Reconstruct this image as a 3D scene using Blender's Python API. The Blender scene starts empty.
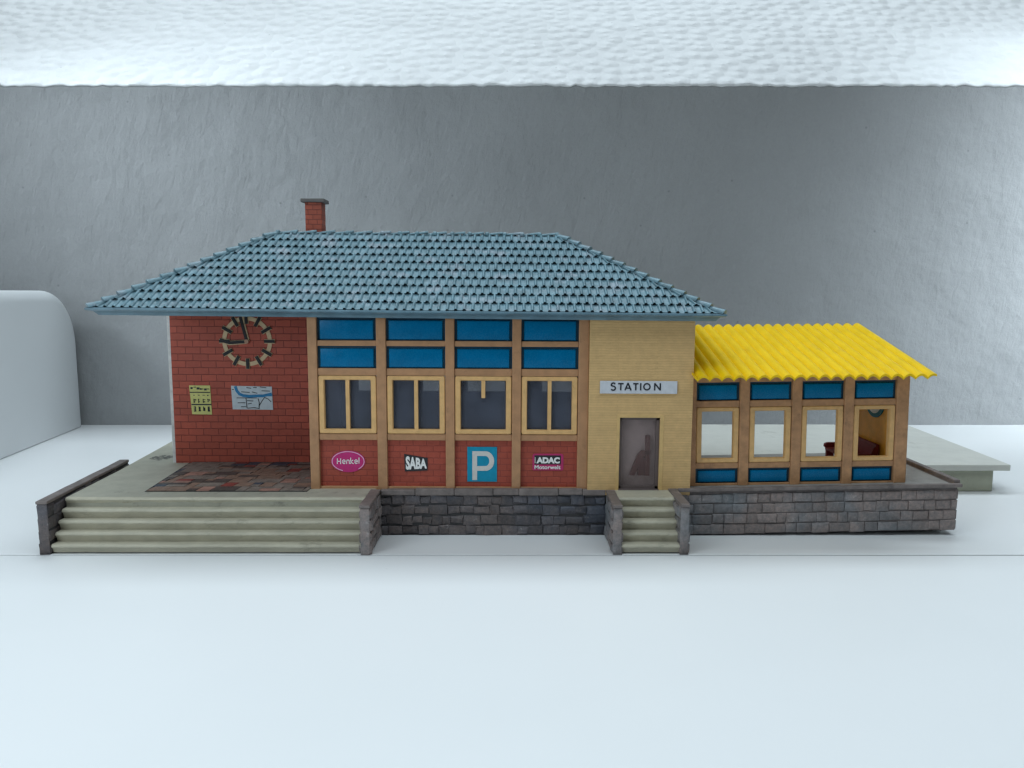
import bpy, bmesh, math, random
from mathutils import Vector, Matrix

# ------------------------------------------------------------------ basics
# all coordinates below are millimetres of the real model; 1 mm = 0.01 unit
S = 0.01
rnd = random.Random(7)
scn = bpy.context.scene
COL = scn.collection
TOP = 14.7            # height of the terrace deck above the sill

def lin(c):
    return tuple(((v / 255) / 12.92 if v / 255 <= 0.04045 else ((v / 255 + 0.055) / 1.055) ** 2.4) for v in c)

# ------------------------------------------------------------------ materials
def nodes_of(name):
    m = bpy.data.materials.new(name)
    m.use_nodes = True
    nt = m.node_tree
    return m, nt, nt.nodes, nt.links, nt.nodes["Principled BSDF"]

def mix_rgb(nt, fac, a, b, mode='MIX'):
    n = nt.nodes.new("ShaderNodeMix")
    n.data_type = 'RGBA'; n.blend_type = mode
    for sock, v in ((n.inputs[0], fac), (n.inputs[6], a), (n.inputs[7], b)):
        if hasattr(v, 'is_linked'):
            nt.links.new(v, sock)
        elif isinstance(v, (int, float)):
            sock.default_value = v
        else:
            sock.default_value = (*v[:3], 1)
    return n.outputs[2]

def noise(nt, vec, per_mm, detail=4, rough=0.6, dist=0.0):
    n = nt.nodes.new("ShaderNodeTexNoise")
    n.inputs["Scale"].default_value = per_mm / S
    n.inputs["Detail"].default_value = detail
    n.inputs["Roughness"].default_value = rough
    n.inputs["Distortion"].default_value = dist
    nt.links.new(vec, n.inputs["Vector"])
    return n.outputs["Fac"]

def ramp(nt, fac, p0, p1, a=0.0, b=1.0):
    n = nt.nodes.new("ShaderNodeMapRange")
    n.inputs[1].default_value = p0; n.inputs[2].default_value = p1
    n.inputs[3].default_value = a; n.inputs[4].default_value = b
    nt.links.new(fac, n.inputs[0])
    return n.outputs[0]

def objvec(nt, scale=(1, 1, 1)):
    t = nt.nodes.new("ShaderNodeTexCoord")
    if scale == (1, 1, 1):
        return t.outputs["Object"]
    mp = nt.nodes.new("ShaderNodeMapping")
    mp.inputs["Scale"].default_value = scale
    nt.links.new(t.outputs["Object"], mp.inputs["Vector"])
    return mp.outputs["Vector"]

def bump(nt, b, height, strength, dist_mm, prev=None):
    n = nt.nodes.new("ShaderNodeBump")
    n.inputs["Strength"].default_value = strength
    n.inputs["Distance"].default_value = dist_mm * S
    nt.links.new(height, n.inputs["Height"])
    if prev is not None:
        nt.links.new(prev, n.inputs["Normal"])
    nt.links.new(n.outputs[0], b.inputs["Normal"])
    return n.outputs[0]

def plastic(name, col, rough=0.45, var=0.18, scale=0.35, dirt=None, dirt_amt=0.0, dirt_scale=0.12, bmp=0.25, bscale=2.5, spec=0.4, stretch=(1, 1, 1)):
    m, nt, N, L, b = nodes_of(name)
    v = objvec(nt, stretch)
    n1 = noise(nt, v, scale, 5)
    lo = tuple(x * (1 - var) for x in col); hi = tuple(min(1, x * (1 + var)) for x in col)
    c = mix_rgb(nt, ramp(nt, n1, 0.3, 0.7), lo, hi)
    if dirt:
        n2 = noise(nt, v, dirt_scale, 7, 0.7)
        c = mix_rgb(nt, ramp(nt, n2, 0.62 - dirt_amt * 0.25, 0.8 - dirt_amt * 0.2, 0, 0.85), c, dirt)
    L.new(c, b.inputs["Base Color"])
    n3 = noise(nt, v, bscale, 3)
    L.new(ramp(nt, n3, 0.3, 0.7, rough - 0.08, rough + 0.1), b.inputs["Roughness"])
    b.inputs["Specular IOR Level"].default_value = spec
    if bmp:
        bump(nt, b, n3, bmp, 0.12)
    return m

def brick(name, col, mortar, bw, rh, var=0.2, mort=0.13, rough=0.5, strength=0.8, depth=0.25, faint=1.0):
    m, nt, N, L, b = nodes_of(name)
    v = objvec(nt)
    sep = N.new("ShaderNodeSeparateXYZ"); L.new(v, sep.inputs[0])
    add = N.new("ShaderNodeMath"); add.operation = 'ADD'
    L.new(sep.outputs[0], add.inputs[0]); L.new(sep.outputs[1], add.inputs[1])
    cmb = N.new("ShaderNodeCombineXYZ")
    L.new(add.outputs[0], cmb.inputs[0]); L.new(sep.outputs[2], cmb.inputs[1])
    # a little wobble so that the joints are not ruled lines
    nz = N.new("ShaderNodeTexNoise"); nz.inputs["Scale"].default_value = 0.35 / S
    L.new(v, nz.inputs["Vector"])
    sub = N.new("ShaderNodeVectorMath"); sub.operation = 'SUBTRACT'; sub.inputs[1].default_value = (.5, .5, .5)
    L.new(nz.outputs["Color"], sub.inputs[0])
    scl = N.new("ShaderNodeVectorMath"); scl.operation = 'SCALE'; scl.inputs["Scale"].default_value = 0.35 * S
    L.new(sub.outputs[0], scl.inputs[0])
    ad2 = N.new("ShaderNodeVectorMath"); ad2.operation = 'ADD'
    L.new(cmb.outputs[0], ad2.inputs[0]); L.new(scl.outputs[0], ad2.inputs[1])
    t = N.new("ShaderNodeTexBrick")
    t.inputs["Scale"].default_value = 1.0
    t.inputs["Brick Width"].default_value = bw * S
    t.inputs["Row Height"].default_value = rh * S
    t.inputs["Mortar Size"].default_value = mort * S
    t.inputs["Mortar Smooth"].default_value = 0.4
    t.inputs["Bias"].default_value = 0.0
    t.inputs["Color1"].default_value = (*[x * (1 - var) for x in col], 1)
    t.inputs["Color2"].default_value = (*[min(1, x * (1 + var)) for x in col], 1)
    t.inputs["Mortar"].default_value = (*mortar, 1)
    L.new(ad2.outputs[0], t.inputs["Vector"])
    n1 = noise(nt, v, 0.5, 6, 0.65)
    c = mix_rgb(nt, 1.0 if faint >= 1 else faint, col, t.outputs["Color"])
    c = mix_rgb(nt, ramp(nt, n1, 0.35, 0.75, 0.0, 0.35), c, tuple(x * 0.55 for x in col))
    L.new(c, b.inputs["Base Color"])
    b.inputs["Roughness"].default_value = rough
    b.inputs["Specular IOR Level"].default_value = 0.35
    inv = N.new("ShaderNodeMath"); inv.operation = 'SUBTRACT'; inv.inputs[0].default_value = 1.0
    L.new(t.outputs["Fac"], inv.inputs[1])
    p = bump(nt, b, inv.outputs[0], strength, depth)
    bump(nt, b, noise(nt, v, 2.0, 3), 0.25, 0.12, p)
    return m

def flat(name, col, rough=0.5, spec=0.3):
    return plastic(name, col, rough, 0.08, 0.6, bmp=0.0, spec=spec)

M = {}
M['roof'] = plastic('blue_grey_roof_plastic', (0.122, 0.222, 0.266), 0.38, 0.32, 0.32, dirt=(0.34, 0.37, 0.42), dirt_amt=0.36, dirt_scale=0.15, bmp=0.6, bscale=1.6, spec=0.5)
M['gutter'] = plastic('grey_gutter_plastic', (0.115, 0.20, 0.25), 0.4, 0.2, 0.2, spec=0.45)
M['brick'] = brick('red_brick_plastic', (0.42, 0.078, 0.044), (0.20, 0.040, 0.028), 5.4, 2.45, var=0.12)
M['brick_small'] = brick('red_brick_panel_plastic', (0.37, 0.068, 0.040), (0.25, 0.047, 0.032), 4.2, 1.95, var=0.10, strength=0.5)
M['chimney'] = brick('chimney_brick_plastic', (0.36, 0.075, 0.04), (0.20, 0.05, 0.035), 3.2, 1.7)
M['cap'] = plastic('grey_chimney_cap', (0.115, 0.105, 0.10), 0.6)
M['tan'] = plastic('tan_post_plastic', (0.42, 0.222, 0.110), 0.45, 0.14, 0.3, dirt=(0.20, 0.10, 0.05), dirt_amt=0.05, dirt_scale=0.2)
M['tan_worn'] = plastic('worn_tan_post_plastic', (0.44, 0.235, 0.115), 0.5, 0.22, 0.35, dirt=(0.17, 0.085, 0.05), dirt_amt=0.2, dirt_scale=0.25)
M['cream'] = plastic('yellow_frame_plastic', (0.68, 0.41, 0.17), 0.4, 0.12, 0.4, dirt=(0.34, 0.19, 0.07), dirt_amt=0.05, dirt_scale=0.3)
M['blue'] = plastic('blue_panel_plastic', (0.0, 0.138, 0.300), 0.26, 0.10, 0.3, bmp=0.0, spec=0.16)
M['blue_gap'] = plastic('dark_blue_panel_recess', (0.002, 0.045, 0.085), 0.4)
M['yellow_wall'] = brick('ochre_wall_plastic', (0.65, 0.425, 0.19), (0.58, 0.375, 0.16), 24, 0.80, var=0.04, mort=0.12, strength=0.32, depth=0.15)
M['ochre'] = plastic('ochre_trim_plastic', (0.62, 0.41, 0.17), 0.45, 0.12, 0.4)
M['white_edge'] = plastic('white_wall_edge', (0.62, 0.62, 0.60), 0.5)
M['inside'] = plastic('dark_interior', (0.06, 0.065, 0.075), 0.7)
M['yellow'] = plastic('bright_yellow_corrugated', (0.84, 0.55, 0.004), 0.42, 0.08, 0.25, dirt=(0.62, 0.38, 0.03), dirt_amt=0.02, dirt_scale=0.16, bmp=0.1, spec=0.25, stretch=(1.6, 0.5, 0.5))
M['orange'] = plastic('orange_wall_plastic', (0.86, 0.40, 0.04), 0.5, 0.12, 0.3)
M['bench'] = plastic('dark_red_bench_plastic', (0.22, 0.028, 0.030), 0.5, 0.2, 0.4)
M['deck'] = plastic('grey_green_deck_plastic', (0.385, 0.375, 0.305), 0.55, 0.10, 0.18, dirt=(0.10, 0.10, 0.085), dirt_amt=0.12, dirt_scale=0.10, bmp=0.3)
M['step'] = plastic('grey_beige_step_plastic', (0.455, 0.425, 0.33), 0.55, 0.12, 0.25, dirt=(0.17, 0.155, 0.115), dirt_amt=0.16, dirt_scale=0.2, bmp=0.4, stretch=(0.6, 1, 1))
M['platform'] = plastic('pale_platform_plastic', (0.60, 0.60, 0.55), 0.5, 0.05, 0.15, dirt=(0.30, 0.29, 0.24), dirt_amt=0.10, dirt_scale=0.06, bmp=0.15)
M['platform_foot'] = plastic('pale_platform_foot_plastic', (0.40, 0.41, 0.32), 0.55, 0.10, 0.2, dirt=(0.25, 0.24, 0.17), dirt_amt=0.1, dirt_scale=0.1)
M['floor_grey'] = plastic('pavilion_floor_plastic', (0.27, 0.26, 0.245), 0.55, 0.15, 0.2, dirt=(0.12, 0.11, 0.10), dirt_amt=0.2)
M['brace'] = plastic('maroon_brace_plastic', (0.070, 0.020, 0.018), 0.5)
M['added_backing'] = plastic('mauve_added_backing', (0.33, 0.255, 0.245), 0.55, 0.15, 0.2)
M['groove'] = flat('groove_dark', (0.10, 0.09, 0.085))
def add_stain(m, centre, radius, col):
    nt = m.node_tree; b = nt.nodes["Principled BSDF"]
    v = objvec(nt)
    d = nt.nodes.new("ShaderNodeVectorMath"); d.operation = 'DISTANCE'
    d.inputs[1].default_value = tuple(x * S for x in centre)
    nt.links.new(v, d.inputs[0])
    near = ramp(nt, d.outputs["Value"], radius * S * 0.35, radius * S, 0.34, -0.25)
    n = nt.nodes.new("ShaderNodeMath"); n.operation = 'ADD'
    nt.links.new(noise(nt, v, 0.55, 5, 0.7), n.inputs[0]); nt.links.new(near, n.inputs[1])
    fac = ramp(nt, n.outputs[0], 0.72, 0.82, 0, 0.9)
    old = b.inputs["Base Color"].links[0].from_socket
    nt.links.new(mix_rgb(nt, fac, old, col), b.inputs["Base Color"])
add_stain(M['deck'], (-130.5, 22.0, TOP), 9, (0.06, 0.06, 0.055))
def stone(name, warm, cool, pale, k):
    """mottled cast stone: broad warm and cool drifts, fine speckle, worn pale grazes"""
    m, nt, N, L, b = nodes_of(name)
    v = objvec(nt)
    c = mix_rgb(nt, ramp(nt, noise(nt, v, 0.045, 4, 0.6), 0.44, 0.66), warm, cool)
    c = mix_rgb(nt, ramp(nt, noise(nt, v, 0.8, 6, 0.75), 0.3, 0.7, 0.0, 0.75), c, tuple(x * 0.38 for x in cool))
    c = mix_rgb(nt, ramp(nt, noise(nt, v, 0.28, 7, 0.8), 0.58, 0.75, 0.0, 0.75), c, pale)
    c = mix_rgb(nt, 1.0, c, (k, k, k), 'MULTIPLY')
    L.new(c, b.inputs["Base Color"])
    b.inputs["Roughness"].default_value = 0.5
    p = bump(nt, b, noise(nt, v, 0.5, 5, 0.7), 0.8, 0.5)
    return m
STONE_D = [stone('dark_stone_%s' % q, (0.165, 0.128, 0.115), (0.075, 0.085, 0.112), (0.34, 0.32, 0.32), k) for q, k in (('plain', 1.0), ('light', 1.2), ('deep', 0.8))]
STONE_L = [stone('grey_stone_%s' % q, (0.33, 0.255, 0.23), (0.215, 0.235, 0.255), (0.50, 0.47, 0.45), k) for q, k in (('plain', 1.0), ('light', 1.1), ('deep', 0.9))]
M['joint'] = plastic('stone_joint_dark', (0.05, 0.048, 0.050), 0.7, 0.3, 0.5)
M['joint_l'] = plastic('stone_joint_grey', (0.145, 0.125, 0.12), 0.7, 0.3, 0.5)
M['capstone'] = plastic('brown_grey_capstone', (0.185, 0.155, 0.145), 0.55, 0.28, 0.3, dirt=(0.07, 0.062, 0.062), dirt_amt=0.3, dirt_scale=0.2, bmp=0.6, bscale=1.2)
M['white_plastic'] = plastic('white_smooth_plastic', (0.67, 0.69, 0.70), 0.42, 0.015, 0.02, bmp=0.0)
for k, c in dict(magenta=(0.50, 0.025, 0.165), pinkline=(0.75, 0.45, 0.62), lettering=(0.80, 0.80, 0.78), black=(0.012, 0.012, 0.014),
                 signblack=(0.028, 0.026, 0.03), parking=(0.0, 0.25, 0.40), pletter=(0.60, 0.58, 0.55), pinkglow=(0.46, 0.03, 0.13),
                 signgrey=(0.56, 0.58, 0.62), ink=(0.02, 0.022, 0.03), poster_y=(0.60, 0.58, 0.20), poster_w=(0.55, 0.62, 0.66),
                 river=(0.02, 0.20, 0.42), ring=(0.60, 0.45, 0.27), hub=(0.42, 0.25, 0.17), doorframe=(0.13, 0.10, 0.095),
                 pav_grey=(0.135, 0.115, 0.095), pav_brown=(0.17, 0.105, 0.075), pav_red=(0.21, 0.045, 0.035), pav_blue=(0.030, 0.042, 0.058),
                 pav_pink=(0.30, 0.135, 0.10), pav_dark=(0.055, 0.047, 0.042), pav_joint=(0.018, 0.017, 0.017), signrim=(0.01, 0.15, 0.19)).items():
    M[k] = flat(k + '_paint', c)
for k in ('pav_grey', 'pav_brown', 'pav_red', 'pav_blue', 'pav_pink', 'pav_dark'):
    M[k] = plastic(k + '_flagstone', M[k].node_tree.nodes["Principled BSDF"].inputs["Base Color"].default_value[:3] if False else
                   dict(pav_grey=(0.20, 0.17, 0.145), pav_brown=(0.235, 0.155, 0.115), pav_red=(0.22, 0.05, 0.04), pav_blue=(0.045, 0.065, 0.09),
                        pav_pink=(0.34, 0.19, 0.15), pav_dark=(0.075, 0.065, 0.058))[k], 0.5, 0.35, 0.4, dirt=(0.06, 0.05, 0.045), dirt_amt=0.2, dirt_scale=0.3, bmp=0.4)

def glass(name, col, alpha, rough):
    m, nt, N, L, b = nodes_of(name)
    v = objvec(nt)
    c = mix_rgb(nt, ramp(nt, noise(nt, v, 0.15, 3), 0.3, 0.7), tuple(x * 0.8 for x in col), tuple(x * 1.2 for x in col))
    L.new(c, b.inputs["Base Color"])
    b.inputs["Roughness"].default_value = rough
    b.inputs["Alpha"].default_value = alpha
    b.inputs["Specular IOR Level"].default_value = 0.4
    return m
M['pane'] = glass('smoky_window_film', (0.085, 0.097, 0.135), 0.52, 0.38)
M['doorpane'] = glass('smoky_door_film', (0.30, 0.235, 0.225), 0.12, 0.4)

def sill_mat():
    m, nt, N, L, b = nodes_of('white_board')
    v = objvec(nt)
    c = mix_rgb(nt, ramp(nt, noise(nt, v, 0.008, 4), 0.3, 0.7), (0.77, 0.785, 0.79), (0.80, 0.81, 0.815))
    # sparse specks of dust
    vo = N.new("ShaderNodeTexVoronoi"); vo.inputs["Scale"].default_value = 0.045 / S
    L.new(v, vo.inputs["Vector"])
    spk = ramp(nt, vo.outputs["Distance"], 0.0, 0.016, 0.35, 0.0)
    c = mix_rgb(nt, spk, c, (0.35, 0.36, 0.36))
    L.new(c, b.inputs["Base Color"])
    b.inputs["Roughness"].default_value = 0.42
    b.inputs["Specular IOR Level"].default_value = 0.35
    bump(nt, b, noise(nt, v, 0.5, 2), 0.05, 0.08)
    return m
M['board'] = sill_mat()

def paper_mat(name, col, streaky):
    """woodchip wallpaper: soft relief, paper grain and a little grime"""
    m, nt, N, L, b = nodes_of(name)
    v = objvec(nt)
    c = mix_rgb(nt, ramp(nt, noise(nt, v, 0.015, 5), 0.3, 0.7), tuple(x * 0.95 for x in col), tuple(min(0.9, x * 1.05) for x in col))
    g = noise(nt, v, 0.55, 4, 0.75)
    c = mix_rgb(nt, ramp(nt, g, 0.35, 0.65, 0.0, 0.16 if streaky else 0.06), c, tuple(x * 0.70 for x in col))
    # sparse pinholes and scuffs in the paper
    mpv = N.new("ShaderNodeMapping"); mpv.inputs["Rotation"].default_value = (math.radians(90 if streaky else -36.9), 0, 0)
    L.new(v, mpv.inputs["Vector"])
    vo = N.new("ShaderNodeTexVoronoi"); vo.voronoi_dimensions = '2D'; vo.inputs["Scale"].default_value = 0.017 / S
    L.new(mpv.outputs[0], vo.inputs["Vector"])
    c = mix_rgb(nt, ramp(nt, vo.outputs["Distance"], 0.004, 0.014, 0.40, 0.0), c, tuple(x * 0.35 for x in col))
    L.new(c, b.inputs["Base Color"])
    b.inputs["Roughness"].default_value = 0.75
    b.inputs["Specular IOR Level"].default_value = 0.15
    if streaky:
        mp = N.new("ShaderNodeMapping"); mp.inputs["Rotation"].default_value = (0, math.radians(-13), 0)
        mp2 = N.new("ShaderNodeMapping"); mp2.inputs["Scale"].default_value = (1.0, 1.0, 0.30)
        L.new(v, mp.inputs["Vector"]); L.new(mp.outputs[0], mp2.inputs["Vector"])
        p = bump(nt, b, noise(nt, mp2.outputs[0], 0.26, 4, 0.62, 0.5), 0.75, 1.0)
        p = bump(nt, b, noise(nt, v, 0.035, 3, 0.55), 0.9, 4.5, p)
        bump(nt, b, g, 0.5, 0.7, p)
    else:
        vb = N.new("ShaderNodeTexVoronoi"); vb.voronoi_dimensions = '2D'; vb.feature = 'SMOOTH_F1'
        vb.inputs["Scale"].default_value = 0.098 / S; vb.inputs["Smoothness"].default_value = 0.45
        vb.inputs["Randomness"].default_value = 0.8
        L.new(mpv.outputs[0], vb.inputs["Vector"])
        p = bump(nt, b, ramp(nt, vb.outputs["Distance"], 0.0, 0.6, 1.0, 0.0), 0.85, 2.3)
        p = bump(nt, b, noise(nt, v, 0.16, 2, 0.5, 0.1), 0.4, 1.2, p)
        p = bump(nt, b, noise(nt, v, 0.022, 1, 0.5), 0.5, 5.0, p)
        bump(nt, b, g, 0.35, 0.5, p)
    return m
M['wall'] = paper_mat('wallpaper_wall_shaded', (0.355, 0.362, 0.368), True)  # same paper as the slope; the wall's shade is put into this darker grey
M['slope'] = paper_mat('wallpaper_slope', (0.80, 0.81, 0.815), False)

# ------------------------------------------------------------------ mesh builder
class MB:
    def __init__(self):
        self.v = []; self.f = []; self.m = []
    def face(self, idx, mi=0):
        self.f.append(tuple(idx)); self.m.append(mi)
    def pts(self, ps):
        n = len(self.v); self.v += [tuple(p) for p in ps]; return n
    def box(self, x0, x1, y0, y1, z0, z1, mi=0):
        n = self.pts([(x, y, z) for x in (x0, x1) for y in (y0, y1) for z in (z0, z1)])
        for q in ((0, 1, 3, 2), (4, 6, 7, 5), (0, 4, 5, 1), (2, 3, 7, 6), (0, 2, 6, 4), (1, 5, 7, 3)):
            self.face([n + i for i in q], mi)
    def prism(self, poly, axis, a, b, mi=0):
        """poly: 2D points; extruded along axis from a to b"""
        def p3(p, t):
            return {'x': (t, p[0], p[1]), 'y': (p[0], t, p[1]), 'z': (p[0], p[1], t)}[axis]
        n = self.pts([p3(p, a) for p in poly]); k = len(poly)
        self.pts([p3(p, b) for p in poly])
        self.face([n + i for i in range(k)], mi)
        self.face([n + k + i for i in reversed(range(k))], mi)
        for i in range(k):
            j = (i + 1) % k
            self.face([n + i, n + j, n + k + j, n + k + i], mi)
    def frustum(self, c, u, v, w, hu, hv, d, taper, mi=0, jit=0.0):
        """block on a plane: centre c, half sizes hu, hv along u, v, rising d along w"""
        c, u, v, w = map(Vector, (c, u, v, w))
        P = []
        for lay, (dd, tt) in enumerate(((0, 0), (d * 0.55, taper * 0.25), (d, taper))):
            for su, sv in ((-1, -1), (1, -1), (1, 1), (-1, 1)):
                j = (rnd.uniform(-jit, jit), rnd.uniform(-jit, jit), rnd.uniform(-jit, jit) if lay == 2 else 0)
                P.append(c + u * (su * (hu - tt) + j[0]) + v * (sv * (hv - tt) + j[1]) + w * (dd + j[2]))
        n = self.pts(P)
        for l in (0, 4):
            for i in range(4):
                k = (i + 1) % 4
                self.face([n + l + i, n + l + k, n + l + 4 + k, n + l + 4 + i], mi)
        self.face([n + 8 + i for i in range(4)], mi)
    def stroke(self, pts, width, y, th=0.1, mi=0, closed=False):
        """flat ribbon along XZ points, front face at y"""
        ps = [Vector(p) for p in pts]; n = len(ps); L = []; R = []
        for i, p in enumerate(ps):
            a = ps[i - 1] if (i > 0 or closed) else p
            b = ps[(i + 1) % n] if (i < n - 1 or closed) else p
            d1 = (p - a).normalized() if (p - a).length > 1e-9 else (b - p).normalized()
            d2 = (b - p).normalized() if (b - p).length > 1e-9 else d1
            t = (d1 + d2); t = t.normalized() if t.length > 1e-6 else d1
            nn = Vector((-t.y, t.x)); k = 1 / max(0.5, nn.dot(Vector((-d2.y, d2.x))))
            L.append(p + nn * width / 2 * k); R.append(p - nn * width / 2 * k)
        b0 = self.pts([(q.x, y, q.y) for q in L]); b1 = self.pts([(q.x, y, q.y) for q in R])
        b2 = self.pts([(q.x, y + th, q.y) for q in L]); b3 = self.pts([(q.x, y + th, q.y) for q in R])
        for i in range(n if closed else n - 1):
            j = (i + 1) % n
            self.face([b0 + i, b0 + j, b1 + j, b1 + i], mi)
            self.face([b0 + i, b2 + i, b2 + j, b0 + j], mi)
            self.face([b1 + i, b1 + j, b3 + j, b3 + i], mi)
        if not closed:
            for i in (0, n - 1):
                self.face([b0 + i, b1 + i, b3 + i, b2 + i], mi)
    def build(self, name, mats, parent=None, bevel=0.0, seg=2, smooth=False, origin=None, warp=None):
        """verts are given in mm world layout; stored relative to the thing's base"""
        if not isinstance(mats, (list, tuple)):
            mats = [mats]
        base = Vector(origin) if origin is not None else (Vector(parent['_base']) if parent is not None else Vector((0, 0, 0)))
        me = bpy.data.meshes.new(name)
        vs = [Vector(p) for p in self.v]
        if warp:
            vs = [warp(p) for p in vs]
        me.from_pydata([tuple((p - base) * S) for p in vs], [], self.f)
        for m in mats:
            me.materials.append(m)
        me.polygons.foreach_set("material_index", self.m)
        bm = bmesh.new(); bm.from_mesh(me)
        bmesh.ops.recalc_face_normals(bm, faces=bm.faces)
        if bevel:
            bmesh.ops.remove_doubles(bm, verts=bm.verts, dist=1e-6)
            ed = [e for e in bm.edges if len(e.link_faces) == 2 and e.calc_face_angle(0) > 0.5]
            bmesh.ops.bevel(bm, geom=ed, offset=bevel * S, segments=seg, profile=0.5, affect='EDGES', clamp_overlap=True)
        if smooth:
            for f in bm.faces:
                f.smooth = True
        bm.to_mesh(me); bm.free()
        o = bpy.data.objects.new(name, me)
        COL.objects.link(o)
        if parent is not None:
            o.parent = parent
            o['_base'] = tuple(base)
        else:
            o.location = base * S
            o['_base'] = tuple(base)
        return o

def thing(name, base, label, cat, group=None):
    o = bpy.data.objects.new(name, None)
    o.empty_display_size = 0.05
    COL.objects.link(o)
    o.location = Vector(base) * S
    o['_base'] = tuple(base); o['label'] = label; o['category'] = cat
    if group:
        o['group'] = group
    return o

def smooth_angle(o, deg=35):
    me = o.data
    for p in me.polygons:
        p.use_smooth = True
    me.set_sharp_from_angle(angle=math.radians(deg))

def text_into(mb, body, x0, x1, z0, z1, y, bold=0.0, th=0.1, mi=0, warp=None, spacing=1.0):
    """lettering from the built-in font fitted into a box on a wall plane"""
    cu = bpy.data.curves.new('lettering_curve', 'FONT')
    cu.body = body; cu.size = 1.0; cu.offset = bold; cu.space_character = spacing; cu.resolution_u = 4
    ob = bpy.data.objects.new('lettering_curve', cu)
    COL.objects.link(ob)
    dg = bpy.context.evaluated_depsgraph_get()
    me = bpy.data.meshes.new_from_object(ob.evaluated_get(dg))
    xs = [v.co.x for v in me.vertices]; ys = [v.co.y for v in me.vertices]
    ax, bx, ay, by = min(xs), max(xs), min(ys), max(ys)
    P = []
    for v in me.vertices:
        u = (v.co.x - ax) / (bx - ax); w = (v.co.y - ay) / (by - ay)
        if warp:
            X, Z = warp(u, w)
        else:
            X, Z = x0 + (x1 - x0) * u, z0 + (z1 - z0) * w
        P.append((X, y, Z))
    n = mb.pts(P)
    edges = {}
    for p in me.polygons:
        mb.face([n + i for i in p.vertices], mi)
        vs = list(p.vertices)
        for a, b in zip(vs, vs[1:] + vs[:1]):
            k = (min(a, b), max(a, b)); edges[k] = edges.get(k, 0) + 1
    n2 = mb.pts([(q[0], q[1] + th, q[2]) for q in P])
    for (a, b), c in edges.items():
        if c == 1:
            mb.face([n + a, n + b, n2 + b, n2 + a], mi)
    bpy.data.objects.remove(ob); bpy.data.curves.remove(cu); bpy.data.meshes.remove(me)

def arc(cx, cz, r, a0, a1, n, rz=None):
    rz = rz or r
    return [(cx + r * math.cos(math.radians(a0 + (a1 - a0) * i / n)), cz + rz * math.sin(math.radians(a0 + (a1 - a0) * i / n))) for i in range(n + 1)]

def stones(mb, p0, u, v, w, length, height, rows, mean, d, mats=3, jit=0.12, gap=0.05, irregular=0.0):
    p0, u, v, w = map(Vector, (p0, u, v, w))
    rh = height / rows
    for r in range(rows):
        x = -rnd.uniform(0, mean * 0.6)
        while x < length:
            l = mean * rnd.uniform(0.55, 1.35)
            a, b = max(0, x), min(length, x + l)
            if length - b < mean * 0.3:
                b = length
            if b - a > 0.8:
                hh = rh * rnd.uniform(0.9 - irregular * 0.4, 1.0)
                zc = rh * (r + 0.5) + rnd.uniform(-1, 1) * irregular * rh * 0.15
                mb.frustum(p0 + u * ((a + b) / 2) + v * zc, u, v, w, (b - a) / 2 - gap / 2, hh / 2 - gap / 2,
                           d * rnd.uniform(0.6, 1.25), min(0.34, (b - a) * 0.2) * rnd.uniform(0.6, 1.1 + irregular), rnd.randrange(mats), jit * (1 + irregular))
            x = b if b == length else x + l
            if b == length:
                break

# ------------------------------------------------------------------ setting
def struct(o):
    o['kind'] = 'structure'; return o

mb = MB(); mb.box(-560, 560, 217.0, 446, -18, 0)
struct(mb.build('window_sill', M['board'], None, bevel=0.12, seg=2))
mb = MB(); mb.box(-560, 560, -160, 216.2, -18, 0)
struct(mb.build('table_top', M['board'], None, bevel=0.12, seg=2))

def make_wall():
    """papered knee wall: vertical face, soft uneven top edge"""
    mb = MB()
    nx = 420
    prof = [(438, -1), (438, 40), (438, 90), (438, 140), (438, 175), (438, 184), (437.7, 186.5), (437.6, 187.6)]
    rows = []
    wob = [0.0] * (nx + 1)
    r2 = random.Random(3)
    ph = [(r2.uniform(0, 6.28), r2.uniform(0.03, 0.9), r2.uniform(0.05, 0.22)) for _ in range(22)]
    def wobble(x):
        return sum(a * math.sin(f * x + p) for p, f, a in ph) * 0.55
    for i in range(nx + 1):
        x = -560 + 1120 * i / nx
        rows.append(mb.pts([(x, y + (wobble(x * 1.3 + 40) * 0.35 if z > 180 else 0), z + (wobble(x) if z > 183 else 0)) for y, z in prof]))
    k = len(prof)
    for i in range(nx):
        for j in range(k - 1):
            mb.face([rows[i] + j, rows[i] + j + 1, rows[i + 1] + j + 1, rows[i + 1] + j])
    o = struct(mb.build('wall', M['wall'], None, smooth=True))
    # thick papered slope above, its lower lip slightly proud of the wall
    mb = MB(); rows = []
    lip = [(446, 187.6), (440, 187.7), (437.75, 187.8), (437.2, 188.2), (437.2, 188.8), (437.9, 189.6), (440, 191.3)]
    sl = [(440 + d * 0.80, 191.3 + d * 0.60) for d in (4, 8, 14, 24, 40, 70, 120, 200, 330)]
    prof2 = lip + sl
    for i in range(nx + 1):
        x = -560 + 1120 * i / nx
        pts = []
        for q, (y, z) in enumerate(prof2):
            f = 1.0 if q < 8 else 0.25
            pts.append((x, y + wobble(x * 1.7 + q * 3) * 0.4 * f, z + wobble(x) * (1 if q < 7 else .3)))
        rows.append(mb.pts(pts))
    k = len(prof2)
    for i in range(nx):
        for j in range(k - 1):
            mb.face([rows[i] + j, rows[i + 1] + j, rows[i + 1] + j + 1, rows[i] + j + 1])
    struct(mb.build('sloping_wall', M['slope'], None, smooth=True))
make_wall()

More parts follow.
